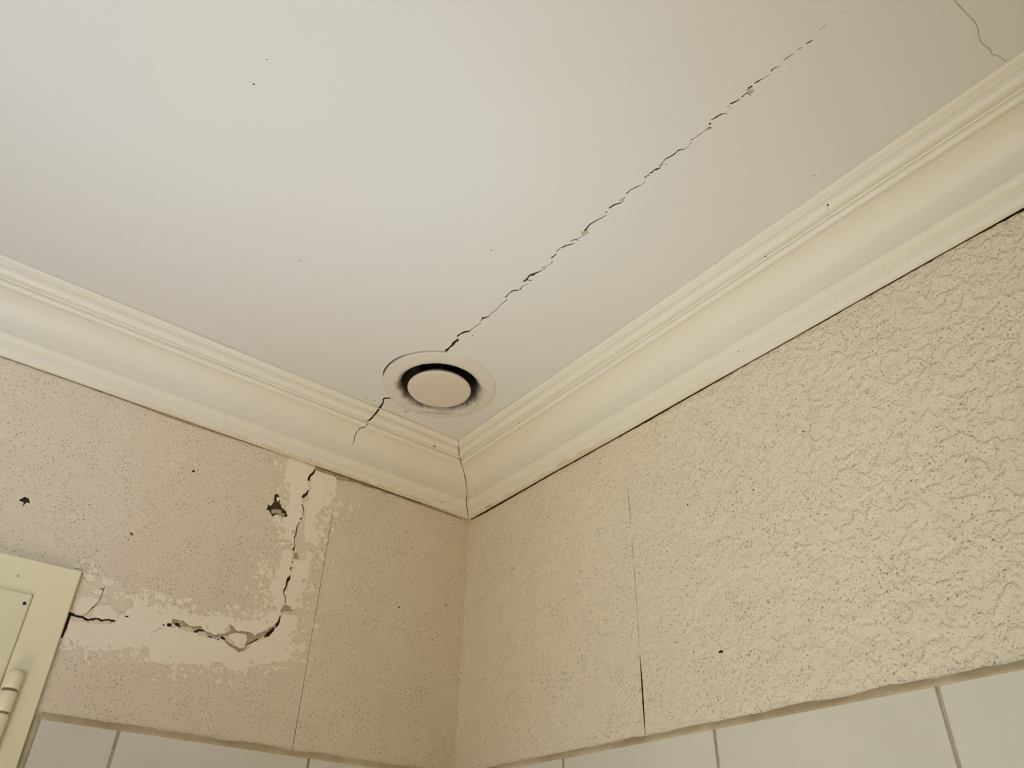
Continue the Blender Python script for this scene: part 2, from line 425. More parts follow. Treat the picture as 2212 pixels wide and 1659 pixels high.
# gap that opens round the vent's rim
arc = [(math.radians(a), w) for a, w in zip(range(0, 1), (0,))]
g = S.group('crack', 0.010, M_CRACK, 'curved dark gap opening along the rim of the round vent')
def rim_angle(px):
    q = on_plane(px, 2, ZK); return math.atan2(q.y-VC[1], q.x-VC[0])
rim_pts = VV((430,745,0.4),(436,690,1.6),(450,650,2.6),(480,600,3),(560,530,3.4),(640,485,3.4),(720,455,3),(820,437,2.6),(930,428,2.4),(1050,427,2.6),(1130,435,3),(1175,442,3.4))
ang = [(rim_angle(p), p[2]) for p in rim_pts]
dense = []
for (a0, w0), (a1, w1) in zip(ang[:-1], ang[1:]):
    da = (a1-a0+PI) % (2*PI)-PI
    for k in range(4): dense.append((a0+da*k/4, w0+(w1-w0)*k/4))
dense.append(ang[-1])
for (a0, w0), (a1, w1) in zip(dense[:-1], dense[1:]):
    f0, f1 = VR+w0*0.00105, VR+w1*0.00105
    q = [(VC[0]+r*math.cos(a), VC[1]+r*math.sin(a)) for a, r in ((a0, VR-0.002), (a1, VR-0.002), (a1, f1), (a0, f0))]
    S.poly2(g, q)
# crack on the other side of the vent, ceiling part
g = S.group('crack', 0.006, M_CRACK, 'short crack leaving the vent towards the left wall')
S.line(g, VV((560,988,.6),(540,992,1),(500,997,3.2),(455,995,3.2),(430,1012,4.2),(432,1045,3.2),(395,1100,4.5),(375,1130,4.5)), 0.2)
g = S.group('crack', 0.0005, M_CRACKSOFT, 'old painted over crack near the far right of the ceiling')
S.line(g, Cc((1520,-20,2.0),(1535,0,2.3),(1560,35,2.6),(1600,75,2.6),(1625,105,2.3),(1650,125,2.3),(1680,160,2.6),(1700,200,2.3),(1703,250,2.3),(1725,305,2.3),(1750,325,2.3),(1790,355,2.3),(1795,385,2),(1840,400,1.5),(1880,420,1.4),(1890,432,1.2),(1925,455,.6)), 0.25, 1.3)
g = S.group('crack', 0.003, M_CRACKSOFT, 'hairline at the head of the mitre crack')
S.line(g, VV((1225,1465,.5),(1270,1485,.8),(1305,1500,1)), 0.1)
g = S.group('chip', 0.0008, M_CRACKSOFT, 'shallow chips of lost paint along the long crack')
S.poly(g, A((1337,435),(1365,437),(1390,412),(1405,445),(1375,470),(1350,478)))
S.poly(g, B((1362,398),(1378,405),(1425,400),(1440,425),(1400,448),(1362,440)))
S.poly(g, B((985,780),(1010,760),(1045,768),(1020,785)))
g = S.group('pinhole', 0.002, M_CRACK)
for x, y, r in ((548,182,2.6),(577,128,1.5),(647,563,1.6),(1061,541,1.5),(877,889,2.2),(882,887,1.2),(791,861,1.6),(808,865,1.2),(856,881,1.0),(1007,829,1.2),(1758,380,1.5),(540,176,.9),(1021,724,1.1),(690,470,.8)):
    S.blob(g, x, y, r, 8, 0.3, 0.7, random.uniform(0, 3))
g = S.group('duct_opening', 0, M_DARK, void=True)
S.poly2(g, [(VC[0]+0.0615*math.cos(2*PI*k/64), VC[1]+0.0615*math.sin(2*PI*k/64)) for k in range(64)])
ev, ef = [], []
for lo, hi in (((-0.1, RY-0.1), (RX+0.1, VC[1]-0.09)), ((-0.1, VC[1]+0.09), (RX+0.1, 0.1)), ((-0.1, VC[1]-0.09), (VC[0]-0.09, VC[1]+0.09)), ((VC[0]+0.09, VC[1]-0.09), (RX+0.1, VC[1]+0.09))):
    box_data((lo[0], lo[1], ZK+0.012), (hi[0], hi[1], ZK+0.12), ev, ef)
ceiling = struct(S.build('ceiling', M_CEIL, extra=(ev, ef)), 'off-white painted plaster ceiling with a long jagged crack', 'ceiling')

# ------------------------------------------------------------------ left wall (plane x = 0)
ZT = ZC - U                      # top of the tiling
DY1, DZ = on_plane((178, 1235), 0, 0.0).y, on_plane((178, 1235), 0, 0.0).z
DW = 0.84
left_outer = [(0.0, -0.05), (0.0, ZK+0.01), (RY-0.1, ZK+0.01), (RY-0.1, -0.05)]
S = Surf(left_outer, lambda p, d: Vector((-d, p[0], p[1])), lambda p: on_plane(p, 0, 0.0).yz)
void = S.group('door_opening', 0, M_DARK, void=True)
S.poly2(void, [(DY1-0.012, -0.06), (DY1-0.012, DZ-0.012), (DY1-DW+0.012, DZ-0.012), (DY1-DW+0.012, -0.06)])
patch = S.group('filler_patch', -0.0005, M_PATCH, 'pale smooth filler smeared along the wall cracks')
for pts in (
    W3((820,125),(870,125),(940,150),(985,165),(998,180),(975,215),(950,255),(955,300),(950,340),(915,380),(918,450),(905,520),(875,590),(865,660),(790,655),(790,590),(785,520),(820,480),(825,400),(840,350),(830,290),(800,250),(805,190)),
    W3((1003,190),(1060,215),(1135,250),(1135,330),(1110,420),(1060,420),(1010,480),(995,560),(1030,640),(1020,700),(970,680),(925,650),(930,560),(935,470),(945,380),(965,330),(975,250)),
    W3((780,715),(850,720),(848,790),(830,890),(800,985),(795,1060),(765,1110),(735,1090),(715,1020),(700,940),(740,880),(770,800)),
    W3((865,785),(930,790),(960,830),(955,900),(915,1000),(912,1080),(860,1105),(815,1075),(805,1000),(835,900)),
    W3((790,1135),(880,1150),(875,1260),(845,1320),(850,1400),(890,1430),(700,1455),(600,1470),(480,1510),(400,1480),(380,1440),(250,1470),(150,1450),(0,1462),(-80,1435),(-90,1390),(-88,1330),(-170,1290),(-60,1270),(0,1225),(100,1225),(200,1255),(300,1290),(390,1300),(450,1350),(540,1375),(600,1315),(680,1290),(740,1235)),
    W3((560,1265),(430,1265),(470,1330),(530,1355)),
    W8((360,525),(470,535),(600,545),(740,545),(750,500),(820,440),(900,400),(1000,410),(1080,380),(1150,420),(1190,400),(1290,420),(1370,480),(1620,485),(1700,515),(1880,520),(1980,440),(2040,400),(2055,470),(2010,540),(1970,590),(1850,640),(1790,640),(1700,600),(1640,560),(1610,600),(1520,640),(1450,600),(1400,560),(1330,570),(1290,560),(1200,540),(1110,590),(1010,640),(1000,720),(900,740),(800,730),(700,760),(560,760),(470,720),(400,690),(350,640)),
    W8((400,360),(490,330),(600,340),(600,375),(540,420),(500,470),(410,455)),
    W8((580,405),(680,395),(740,450),(740,510),(660,505),(600,490),(540,490)),
    W8((490,160),(570,150),(580,210),(520,215)), W8((640,210),(715,190),(720,240),(660,240)), W8((950,270),(1010,265),(1020,320),(960,330)), W8((1070,310),(1130,300),(1130,350),(1060,340))):
    S.poly(patch, rough_outline(pts, 5.5, 2.5))
rnd = random.Random(11)
edge_pts = [p for pts in (W3((800,150),(790,300),(780,430),(775,560),(770,650)), W3((1130,420),(1080,480),(1050,560),(1050,650),(1000,760)), W3((700,760),(690,830),(660,900),(650,960),(670,1040),(640,1100)), W3((930,1000),(950,920),(960,1090),(900,1290),(880,1360)), W3((620,1130),(520,1150),(420,1130),(300,1160),(200,1130),(60,1080)), W3((850,1440),(700,1470),(560,1500),(420,1530),(300,1510),(150,1490),(30,1490)), W8((980,800),(900,780),(760,800),(560,790),(400,740),(330,700)), W8((500,120),(600,280),(760,300),(900,340),(1000,350),(1150,370))) for p in pts]
for p in edge_pts:
    for k in range(16):
        S.blob(patch, p[0]+rnd.gauss(0, 15), p[1]+rnd.gauss(0, 11), abs(rnd.gauss(0, 3.2))+0.9, 8, 0.6, rnd.uniform(0.4, 1), rnd.uniform(0, 3))
scrap = S.group('wallpaper_scrap', 0.00002, M_WALL_L, 'specks of wallpaper still showing through the filler')
for p in edge_pts:
    for k in range(8):
        S.blob(scrap, p[0]+rnd.gauss(0, 15), p[1]+rnd.gauss(0, 11), abs(rnd.gauss(0, 2.0))+0.7, 7, 0.6, rnd.uniform(0.4, 1), rnd.uniform(0, 3))
raw = S.group('exposed_plaster', 0.0009, M_RAW, 'rough tan plaster bared beside the crack')
S.poly(raw, rough_outline(W8((1190,505),(1280,520),(1330,570),(1400,560),(1450,600),(1520,635),(1640,610),(1650,545),(1700,600),(1800,610),(1850,640),(1990,560),(2012,580),(1870,672),(1790,702),(1775,735),(1780,630),(1700,620),(1600,640),(1560,660),(1480,645),(1440,610),(1360,605),(1330,575),(1250,565),(1180,535)), 3.0, 1.5))
S.poly(raw, rough_outline(W3((800,1075),(835,1085),(850,1120),(800,1115),(775,1130),(770,1105)), 1.0, 3))
S.poly(raw, rough_outline(W3((860,735),(885,735),(890,780),(850,775)), 0.8, 3))
S.poly(raw, rough_outline(W3((540,1372),(500,1385),(455,1352),(425,1335),(405,1305),(385,1290),(395,1280),(430,1318),(500,1355),(540,1362)), .8, 3))
S.poly(raw, rough_outline(JJ((590,330),(900,425),(1300,575),(1700,725),(1961,815),(2400,985),(3000,1205),(3000,1225),(2400,1010),(1961,855),(1850,815),(1720,790),(1680,745),(1500,705),(1420,690),(1300,632),(1200,612),(1100,592),(960,580),(940,532),(850,502),(790,462),(740,470),(612,412),(605,370)), 0.5, 3))
# thin tan line left of it, along the underside of the cornice
S.poly(raw, rough_outline([(0,768),(180,829),(300,869),(460,928),(590,972),(590,976),(460,934),(360,900),(300,877),(180,834),(0,771)], 0.5, 6))
g = S.group('crack', 0.007, M_CRACK, 'dark crack dropping from the cornice and turning towards the door frame')
for seg in (
    W3((998,190,1.5),(985,215,3.5),(960,240,5),(955,268,3.5)), W3((950,330,3.5),(945,350,4.5),(925,365,5.5),(915,378,4.5)),
    W3((910,420,2),(918,440,2),(925,470,.9),(915,495,1)), W3((908,508,3),(900,522,2.2)),
    W3((895,535,1),(880,560,2),(875,590,2.7),(872,610,1.7),(865,635,2.2),(862,660,1),(868,690,.9),(858,705,3.2),(855,722,3.5)),
    W3((850,795,3),(845,800,2.2)), W3((840,830,3),(833,848,2.2)), W3((833,885,2.2),(825,905,5.5),(812,930,4.2),(808,955,2.7),(795,975,3.4),(790,1000,.9),(800,1025,1.7),(803,1060,1.7)),
    W3((770,1145,2),(765,1175,3.3),(750,1205,5.5),(742,1220,3)), W3((735,1222,3),(710,1245,6.5),(690,1270,6.5),(665,1285,2)),
    W3((625,1295,2.2),(600,1308,2.2),(575,1325,2.2),(553,1335,1.1),(540,1362,1.1)), W3((410,1300,3),(385,1285,5)),
    W3((355,1300,1.7),(370,1303,2.2)), W3((345,1292,2),(350,1296,2)), W3((295,1282,1.7),(325,1288,3.3)),
    W3((205,1252,2.3),(225,1250,4.3),(245,1240,4.3),(275,1245,2)), W3((85,1200,4.5),(105,1205,6.5),(120,1220,2.2)), W3((32,1205,5.5),(62,1207,5.5)), W3((6,1208,3.3),(15,1206,3.3))):
    S.line(g, seg, 0.35, 1.15)
g = S.group('crack', 0.006, M_CRACK, 'dark crack starting at the door frame corner')
S.line(g, W8((362,470,5),(375,465,8),(420,480,4.5),(470,490,5.5),(510,515,4.5),(550,510,4.5),(590,500,3.5),(620,520,5.5),(650,515,3.5),(690,515,3.5),(730,525,4.5)), 0.5)
S.line(g, W8((372,475,6),(352,530,6),(332,590,6),(305,655,4)), 0.3)
S.line(g, W8((805,480,1),(825,489,4),(840,482,1)), 0.3)
g = S.group('crack', 0.003, M_CRACK, 'fine branch crack above the filler')
S.line(g, W8((640,275,2),(625,320,1),(600,370,1.1),(560,410,2.2),(520,450,1.2),(490,480,1)), 0.3)
S.line(g, W8((1110,575,.7),(1020,615,.7)), 0.2)
S.line(g, W8((405,100,1.0),(440,108,1.6),(472,119,1.6)), 0.2)
S.line(g, W8((612,262,1),(630,272,2.5),(652,262,1.5)), 0.2)
g = S.group('joint', 0.0015, M_CRACK, 'thin vertical joint between wallpaper strips')
S.line(g, [(720,1098,.4),(714,1136,.9),(697,1236,.8),(683,1318,.9),(667,1410,.7),(652,1500,.9),(640,1570,1),(631,1621,.9)], 0.15)
gouge = S.group('gouge', 0.006, M_CRACK, 'dark three-armed gouge beside the filled crack')
S.poly(gouge, GG((600,530),(650,508),(725,545),(740,598),(668,600),(648,640),(655,700),(715,765),(725,715),(745,680),(765,735),(742,770),(800,860),(790,900),(860,960),(935,1025),(955,1100),(985,1160),(945,1205),(865,1192),(740,1140),(700,1118),(640,1125),(590,1145),(550,1192),(510,1155),(480,1080),(420,1000),(345,985),(385,915),(385,830),(480,870),(545,785),(588,740),(580,680)))
isl = S.group('plaster_lump', 0.0061, M_RAW)
S.groups[isl]['depth'] = 0.00601
g2 = S.group('plaster_chip', 0.0008, M_RAW, 'tan lump of plaster left inside the gouge')
# lump inside the gouge sits nearer the surface
LUMP = GG((530,965),(600,945),(690,950),(790,965),(835,1000),(820,1060),(880,1110),(930,1095),(945,1165),(870,1170),(745,1115),(690,1085),(610,1075),(560,1095),(520,1030))
holes = S.group('nail_hole', 0.006, M_CRACK, 'small dark nail holes in the left wall')
S.blob(holes, 418, 1018, 3.6, 10, 0.15, 0.75, 0.4)
S.poly(holes, tr([(175,1138),(235,1105),(270,1120),(285,1165),(250,1160),(240,1170),(210,1200),(225,1160)], 0, 820, 4.366))
S.poly(holes, tr([(1222,1440),(1245,1445),(1262,1468),(1235,1462)], 0, 820, 4.366))
for x, y, r in ((278,1165,1.3),(193,1090,1.3),(213,934,.9),(22,1010,1.2),(862,1312,1.8),(964,1307,1.8),(1004,1207,.9),(77,1193,1),(240,1071,1.1),(742,1547,1.3),(700,1078,1.0),(340,1168,1.0)):
    S.blob(holes, x, y, r, 7, 0.3)
g = S.group('crack', 0.005, M_CRACK, 'dark crevice under the left cornice')
crevice(S, g, 0, [(450,919,0.3),(480,930,.9),(560,960,1.0),(620,982,1.6),(680,1003,2.4),(720,1017,2.0),(800,1047,2.6),(860,1070,2.4),(910,1088,2.6),(960,1107,2.0),(985,1116,.8),(1005,1123,.3)], 0.0002)
ev, ef = [], []
for lo, hi in (((DY1-0.012, -0.05), (0.0, ZK+0.01)), ((RY-0.1, -0.05), (DY1-DW+0.012, ZK+0.01)), ((DY1-DW+0.012, DZ-0.012), (DY1-0.012, ZK+0.01))):
    box_data((-0.1, lo[0], lo[1]), (-0.012, hi[0], hi[1]), ev, ef)
wall_left = struct(S.build('wall_left', M_WALL_L, extra=(ev, ef)), 'beige embossed left wall with cracks and pale filler', 'wall')
# lump: a small solid bridging floor and mouth of the gouge
bm = bmesh.new()
top = [on_plane(p, 0, 0.0) for p in LUMP]
cen = sum((Vector(p) for p in top), Vector())/len(top)
rings = []
for sc_, x in ((1.0, -0.0058), (0.98, -0.0022), (0.85, -0.0010), (0.5, -0.0006)):
    rings.append([bm.verts.new((x, cen.y+(p.y-cen.y)*sc_, cen.z+(p.z-cen.z)*sc_)) for p in top])
for a, b in zip(rings[:-1], rings[1:]):
    for i in range(len(a)): bm.faces.new((a[i], a[(i+1) % len(a)], b[(i+1) % len(a)], b[i]))
bm.faces.new(rings[-1])
me = bpy.data.meshes.new('plaster_lump'); bm.to_mesh(me); bm.free(); me.materials.append(M_RAW)
o = bpy.data.objects.new('plaster_lump', me); COL.objects.link(o); o.parent = wall_left; o['label'] = 'tan lump of plaster left inside the gouge'

# ------------------------------------------------------------------ right wall (plane y = 0)
S = Surf([(0.0, -0.05), (RX+0.1, -0.05), (RX+0.1, ZK+0.01), (0.0, ZK+0.01)], lambda p, d: Vector((p[0], d, p[1])), lambda p: (lambda q: Vector((q.x, q.z)))(on_plane(p, 1, 0.0)))
g = S.group('joint', 0.003, M_CRACK, 'vertical wallpaper joint split open near the tiles')
S.line(g, [(1355.5,1053,.7),(1359,1090,.8),(1363,1135,.6)], 0.1)
S.line(g, [(1365,1165,.5),(1368,1205,.7)], 0.1)
S.line(g, [(1382,1415,.6),(1384,1440,2),(1387,1480,3),(1390,1530,3.2),(1392,1560,2.2),(1394,1588,.9)], 0.1)
g = S.group('joint', 0.0006, M_CRACKSOFT)
S.line(g, [(1369,1215,.6),(1375,1300,.8),(1381,1400,.7)], 0.1)
g = S.group('nail_hole', 0.006, M_CRACK, 'dark nail hole low on the right wall')
S.poly(g, tr([(162,645),(180,632),(192,640),(190,656),(178,652),(168,658)], 1500, 1200, 3.107))
for x, y, r in ((1628,1058,1.9),(1485,1090,1.9),(1274,1096,1.0),(1552,1514,1.5),(1735,932,1.6)):
    S.blob(g, x, y, r, 8, 0.35)
g = S.group('crack', 0.006, M_CRACK, 'dark crevice under the right cornice')
crevice(S, g, 1, [(1014,1124,2.5),(1030,1115,3.5),(1045,1107,5.5),(1080,1087,5.5),(1120,1064,4.2),(1160,1042,3.4),(1200,1019,3.0),(1260,985,3.8),(1320,951,3.6),(1380,918,4.6),(1410,901,5),(1450,879,3.6),(1520,839,3.2),(1600,793,2.4),(1700,737,2.6),(1800,680,3.0),(1850,653,1.8),(1900,625,2.6),(1960,591,2.2),(2000,568,2.6),(2060,534,2.0),(2120,500,3.0),(2160,476,3.8),(2212,443,6),(2280,405,6)], 0.0002)
ev, ef = [], []; box_data((-0.1, 0.012, -0.05), (RX+0.1, 0.1, ZK+0.01), ev, ef)
wall_right = struct(S.build('wall_right', M_WALL_R, extra=(ev, ef)), 'beige embossed right wall with a split wallpaper joint', 'wall')

# ------------------------------------------------------------------ the rest of the shell
def plain(name, lo, hi, mat, label, cat):
    v, f = [], []; box_data(lo, hi, v, f); return struct(link_mesh(name, v, f, mat), label, cat)
plain('wall_rear', (-0.1, RY-0.1, -0.05), (RX+0.1, RY, ZK), M_PLAIN, 'plain beige wall behind the camera', 'wall')
plain('wall_far', (RX, RY, -0.05), (RX+0.1, 0, ZK), M_PLAIN, 'plain beige wall facing the door', 'wall')
plain('floor', (-0.1, RY, -0.10), (RX, 0.1, -0.05), M_FLOOR, 'beige tiled floor', 'floor')

# ------------------------------------------------------------------ cornice
def arc_pts(p0, p1, bulge, n):
    """points from p0 to p1 bowed by bulge (positive = into the room)"""
    d = Vector((p1[0]-p0[0], p1[1]-p0[1])); L = d.length; nrm = Vector((0.59, -0.807))
    return [(p0[0]+d.x*t+nrm.x*bulge*4*t*(1-t), p0[1]+d.y*t+nrm.y*bulge*4*t*(1-t)) for t in (k/n for k in range(1, n+1))]
def ch(u, off):  # a point on the chord, offset outwards (units)
    return (0.247*u+0.59*off, 0.1825*u-0.807*off)
prof = [(0.0, 0.0)]
prof += [(0.004, -0.006), (0.010, -0.0075), (0.017, -0.005)]
prof += arc_pts(prof[-1], ch(0.125, 0.003), 0.002, 4)
prof += [ch(0.132, 0.0008), ch(0.140, 0.0003), ch(0.148, 0.0012)]
prof += arc_pts(prof[-1], ch(0.240, 0.000), 0.004, 7)
prof += [ch(0.247, -0.002), ch(0.256, -0.006)]
prof += arc_pts(prof[-1], ch(0.690, -0.012), -0.036, 22)
prof += [ch(0.697, -0.002), ch(0.703, 0.002)]
prof += arc_pts(prof[-1], ch(0.758, 0.001), 0.0045, 8)
prof += [ch(0.768, -0.006), ch(0.780, -0.0055)]
prof += arc_pts(prof[-1], ch(0.905, 0.004), 0.0135, 12)
prof += [ch(0.915, -0.001), ch(0.925, 0.0005)]
prof += [(0.244, 0.1700), (0.2495, 0.1722), (0.2515, 0.1745), (0.2515, 0.1825)]
prof = [(d*U, z*U) for d, z in prof]
SS = [0.0]
for a, b in zip(prof[:-1], prof[1:]): SS.append(SS[-1]+math.hypot(b[0]-a[0], b[1]-a[1]))
def at_s(s):
    s = min(max(s, 0), SS[-1])
    for i in range(len(SS)-1):
        if s <= SS[i+1]+1e-12:
            t = (s-SS[i])/(SS[i+1]-SS[i]); a, b = prof[i], prof[i+1]
            dx, dz = b[0]-a[0], b[1]-a[1]; L = math.hypot(dx, dz)
            return (a[0]+dx*t, a[1]+dz*t), (-dz/L, dx/L)   # point, inward normal
    return prof[-1], (0, 1)
MITRE = [(989.5,950),(990,960),(991,973),(992.5,987),(996,1000),(1001,1017),(1004,1036),(1008,1055),(1009.5,1065),(1007.5,1078),(1006,1087),(1008,1099),(1010,1114),(1012,1126)]
def mitre_x(y):
    for (x0, y0), (x1, y1) in zip(MITRE[:-1], MITRE[1:]):
        if y <= y1: return x0+(x1-x0)*(y-y0)/(y1-y0)
    return MITRE[-1][0]
def cornice(side, name, length, gapf, label, cracks):
    Lf = side == 'L'
    def P(d, l, z): return Vector((d, -l, ZC+z)) if Lf else Vector((l, -d, ZC+z))
    def mapper(p, dep):
        l, s = p
        (d, z), (nx, nz_) = at_s(s)
        w = max(0.0, 1-s/0.02)
        wob = (noise.noise(Vector((l*7, s*20, 5 if Lf else 9)))*0.0007)
        d += gapf(l)*w + nx*(dep+wob); z += nz_*(dep+wob)*(1 if 0 < s < SS[-1] else 0)
        return P(d, l, z)
    def unmap(px):
        r = px_ray(px)
        best = None
        c0 = CAM.x if Lf else -CAM.y; r0 = r.x if Lf else -r.y
        for i in range(len(prof)-1):
            a, b = prof[i], prof[i+1]
            # c0 + t r0 = a0 + u(b0-a0);  CAMz + t rz = ZC+a1+u(b1-a1)
            e0, e1 = b[0]-a[0], b[1]-a[1]
            det = r0*(-e1) - (-e0)*r.z
            if abs(det) < 1e-12: continue
            q0, q1 = a[0]-c0, ZC+a[1]-CAM.z
            t = (q0*(-e1) - (-e0)*q1)/det; u = (r0*q1-r.z*q0)/det
            if -1e-6 <= u <= 1+1e-6 and t > 0 and (best is None or t < best[0]): best = (t, SS[i]+u*(SS[i+1]-SS[i]))
        t, s = best; q = CAM+r*t
        return Vector((-q.y if Lf else q.x, s))
    # mitre end follows the crack in the corner
    ends = []
    for s in SS:
        (d, z), _ = at_s(s)
        o = 0.0
        for _ in range(6):
            x, y = to_px(P(d, d+o, z)); x2, y2 = to_px(P(d, d+o+1e-4, z))
            fx, fx2 = x-mitre_x(y), x2-mitre_x(y2)
            o -= fx*1e-4/(fx2-fx)
        o = min(max(o, -0.0035), 0.0035)
        gap = 0.0005 if s > SS[-1]*0.93 else 0.00075+0.0002*noise.noise(Vector((s*300, 0, 1 if Lf else 2)))
        ends.append(Vector((d+o+gap, s)))
    n = int(length/0.012)
    bottom = [Vector((ends[0].x+(length-ends[0].x)*k/n, 0.0)) for k in range(1, n)]
    outer = list(reversed(ends)) + bottom + [Vector((length, s)) for s in SS]
    edges = []
    for i in range(1, len(SS)-1):
        edges.append([ends[i], Vector((length, SS[i]))])
    # a few cross lines so that the surface can waver
    for l in np.arange(0.16, length, 0.05):
        edges.append([Vector((l, 0.001)), Vector((l, SS[-1]-0.001))])
    S = Surf(outer, mapper, unmap, edges)
    cracks(S)
    # back, top and end cap close the moulding
    ev, ef = [], []
    cap = [mapper(e, 0.0) for e in ends] + [P(gapf(0)+0.0, ends[0].x, prof[-1][1])]
    ev += cap; ef.append(tuple(range(len(cap))))
    b = len(ev)
    ls = [ends[0].x+(length-ends[0].x)*k/n for k in range(n+1)]
    for l in ls: ev += [P(gapf(l), l, 0.0), P(gapf(l), l, prof[-1][1])]
    for k in range(n): ef.append((b+2*k, b+2*k+2, b+2*k+3, b+2*k+1))
    return struct(S.build(name, M_CORN, extra=(ev, ef)), label, 'cornice')
def gap_l(l):
    n = noise.noise(Vector((l*60, 0, 0)))*0.0004
    if l < 0.05: return 0.0008
    if l < 0.36: return 0.0010+n
    return 0.0004
def gap_r(l):
    n = noise.noise(Vector((l*40, 3, 0)))*0.0006+noise.noise(Vector((l*9, 5, 0)))*0.0006
    return 0.0011+n*0.4
def cr_left(S):
    g = S.group('crack', 0.004, M_CRACK, 'crack tapering down the left cornice from the vent')
    S.line(g, VV((380,1124,4.5),(350,1165,4.2),(300,1225,3.4),(270,1252,3.2),(235,1272,2.6)), 0.25)
    S.line(g, VV((245,1300,1.2),(205,1345,1.7),(155,1352,1.7),(122,1390,1.2),(95,1440,1.7),(85,1510,1.1),(60,1555,.7)), 0.25)
    h = S.group('pinhole', 0.0015, M_CRACK)
    for x, y, r in ((938.5,964.5,2.4),(954,1085,2.0),(250,831,1.0),(500,850,.8),(486,910,1.1),(615,968,.8)): S.blob(h, x, y, r, 8, 0.35, 0.6, 0.3)
def cr_right(S):
    h = S.group('pinhole', 0.0015, M_CRACK)
    for x, y, r in ((1788,443,2.8),(1653,553,2),(1595,759,1.5),(1545,569,1.2),(1051,1096,2.0),(1135,1010,.7),(1290,746,1.3),(1442,825,1.0),(1122,914,1.4)): S.blob(h, x, y, r, 8, 0.35, 0.6, -0.5)
    S.line(h, [(1789,446,.7),(1789,456,.5)], 0.1)
    S.line(h, [(1052,1096,.8),(1062,1092,1)], 0.1)
cornice('L', 'trim_1', -RY, gap_l, 'cream moulded cornice along the left wall, above the filled crack', cr_left)
cornice('R', 'trim_2', RX, gap_r, 'cream moulded cornice along the right wall, dark gap beneath it', cr_right)

# ------------------------------------------------------------------ tiles and mortar
def tiling(side, starts, wall, zt):
    Lf = side == 'L'; front = 0.0045; gw = 0.0030
    def P(a, l, z): return Vector((a, -l, z)) if Lf else Vector((l, -a, z))
    bm = bmesh.new()
    tw = 0.2326
    rows = []; z1 = zt
    while z1 > 0.02:
        z0 = max(z1-tw+gw, -0.04); rows.append((z0, z1)); z1 = z0-gw
    for l0, l1 in starts:
        for z0, z1 in rows:
            jit = random.uniform(-0.0004, 0.0004)
            vs = []
            for a in (0.0, front+jit):
                for l in (l0+gw/2, l1-gw/2):
                    for z in (z0, z1): vs.append(bm.verts.new(P(a, l, z)))
            fs = [bm.faces.new([vs[i] for i in f]) for f in ((0,1,3,2),(4,6,7,5),(0,4,5,1),(2,3,7,6),(0,2,6,4),(1,5,7,3))]
            es = {e for f in (fs[1],) for e in f.edges}
            bmesh.ops.bevel(bm, geom=list(es), offset=0.0016, segments=3, profile=0.6, affect='EDGES')
    bmesh.ops.recalc_face_normals(bm, faces=bm.faces)
    me = bpy.data.meshes.new('wall_tiles'); bm.to_mesh(me); bm.free(); me.materials.append(M_TILE)
    for p in me.polygons: p.use_smooth = True
    o = bpy.data.objects.new('wall_tiles', me); COL.objects.link(o); o.parent = wall
    o['label'] = 'glossy pale grey square wall tiles'
    v, f = [], []
    lo, hi = P(0.0002, starts[0][0]-0.003, -0.04), P(0.0022, starts[-1][1], zt+0.001)
    box_data([min(a, b) for a, b in zip(lo, hi)], [max(a, b) for a, b in zip(lo, hi)], v, f)
    gr = link_mesh('grout', v, f, M_GROUT, o)
    # mortar bead along the top
    n = 260; l0, l1 = starts[0][0]-0.004, starts[-1][1]
    vv, ff = [], []
    sec = [(0.0, 0.0075), (0.0012, 0.0066), (0.0030, 0.0045), (0.0048, 0.0018), (0.0052, 0.0004), (0.0046, -0.0006), (0.0, -0.0006)]
    for k in range(n+1):
        l = l0+(l1-l0)*k/n
        hN = 1+0.28*noise.noise(Vector((l*22, 0, 4 if Lf else 8)))+0.2*noise.noise(Vector((l*75, 0, 2)))
        dN = 1+0.12*noise.noise(Vector((l*40, 3, 4)))
        for a, h in sec: vv.append(P(a*dN, l, zt+(h*hN if h > 0 else h)))
    m = len(sec)
    for k in range(n):
        for i in range(m-1): ff.append((k*m+i, (k+1)*m+i, (k+1)*m+i+1, k*m+i+1))
    b = link_mesh('mortar_bead', vv, ff, M_BEAD, wall, smooth=True); b['label'] = 'uneven tan mortar bead along the top of the tiles'
L0 = [(0.005, 0.2262), (0.2262, 0.4582), (0.4582, 0.5400)]
R0 = [(0.006, 0.2372)] + [(0.2372+0.2326*k, 0.2372+0.2326*(k+1)) for k in range(10)] + [(0.2372+2.326, RX)]
tiling('L', L0, wall_left, ZT-0.0005)
tiling('R', R0, wall_right, ZT-0.0005)
# slightly rounded filler ridge in the wall corner
vv, ff = [], []; n = 60
for k in range(n+1):
    z = ZT+0.004+(ZC-ZT-0.004)*k/n
    r = 0.0016*(1+0.3*noise.noise(Vector((z*30, 1, 1))))
    for a in range(6):
        t = a/5; vv.append(Vector((r*(1-math.sin(t*PI/2)), -r*(1-math.cos(t*PI/2)), z)))
for k in range(n):
    for i in range(5): ff.append((k*6+i, (k+1)*6+i, (k+1)*6+i+1, k*6+i+1))
cf = link_mesh('corner_filler', vv, ff, M_WALL_L, wall_left, smooth=True)

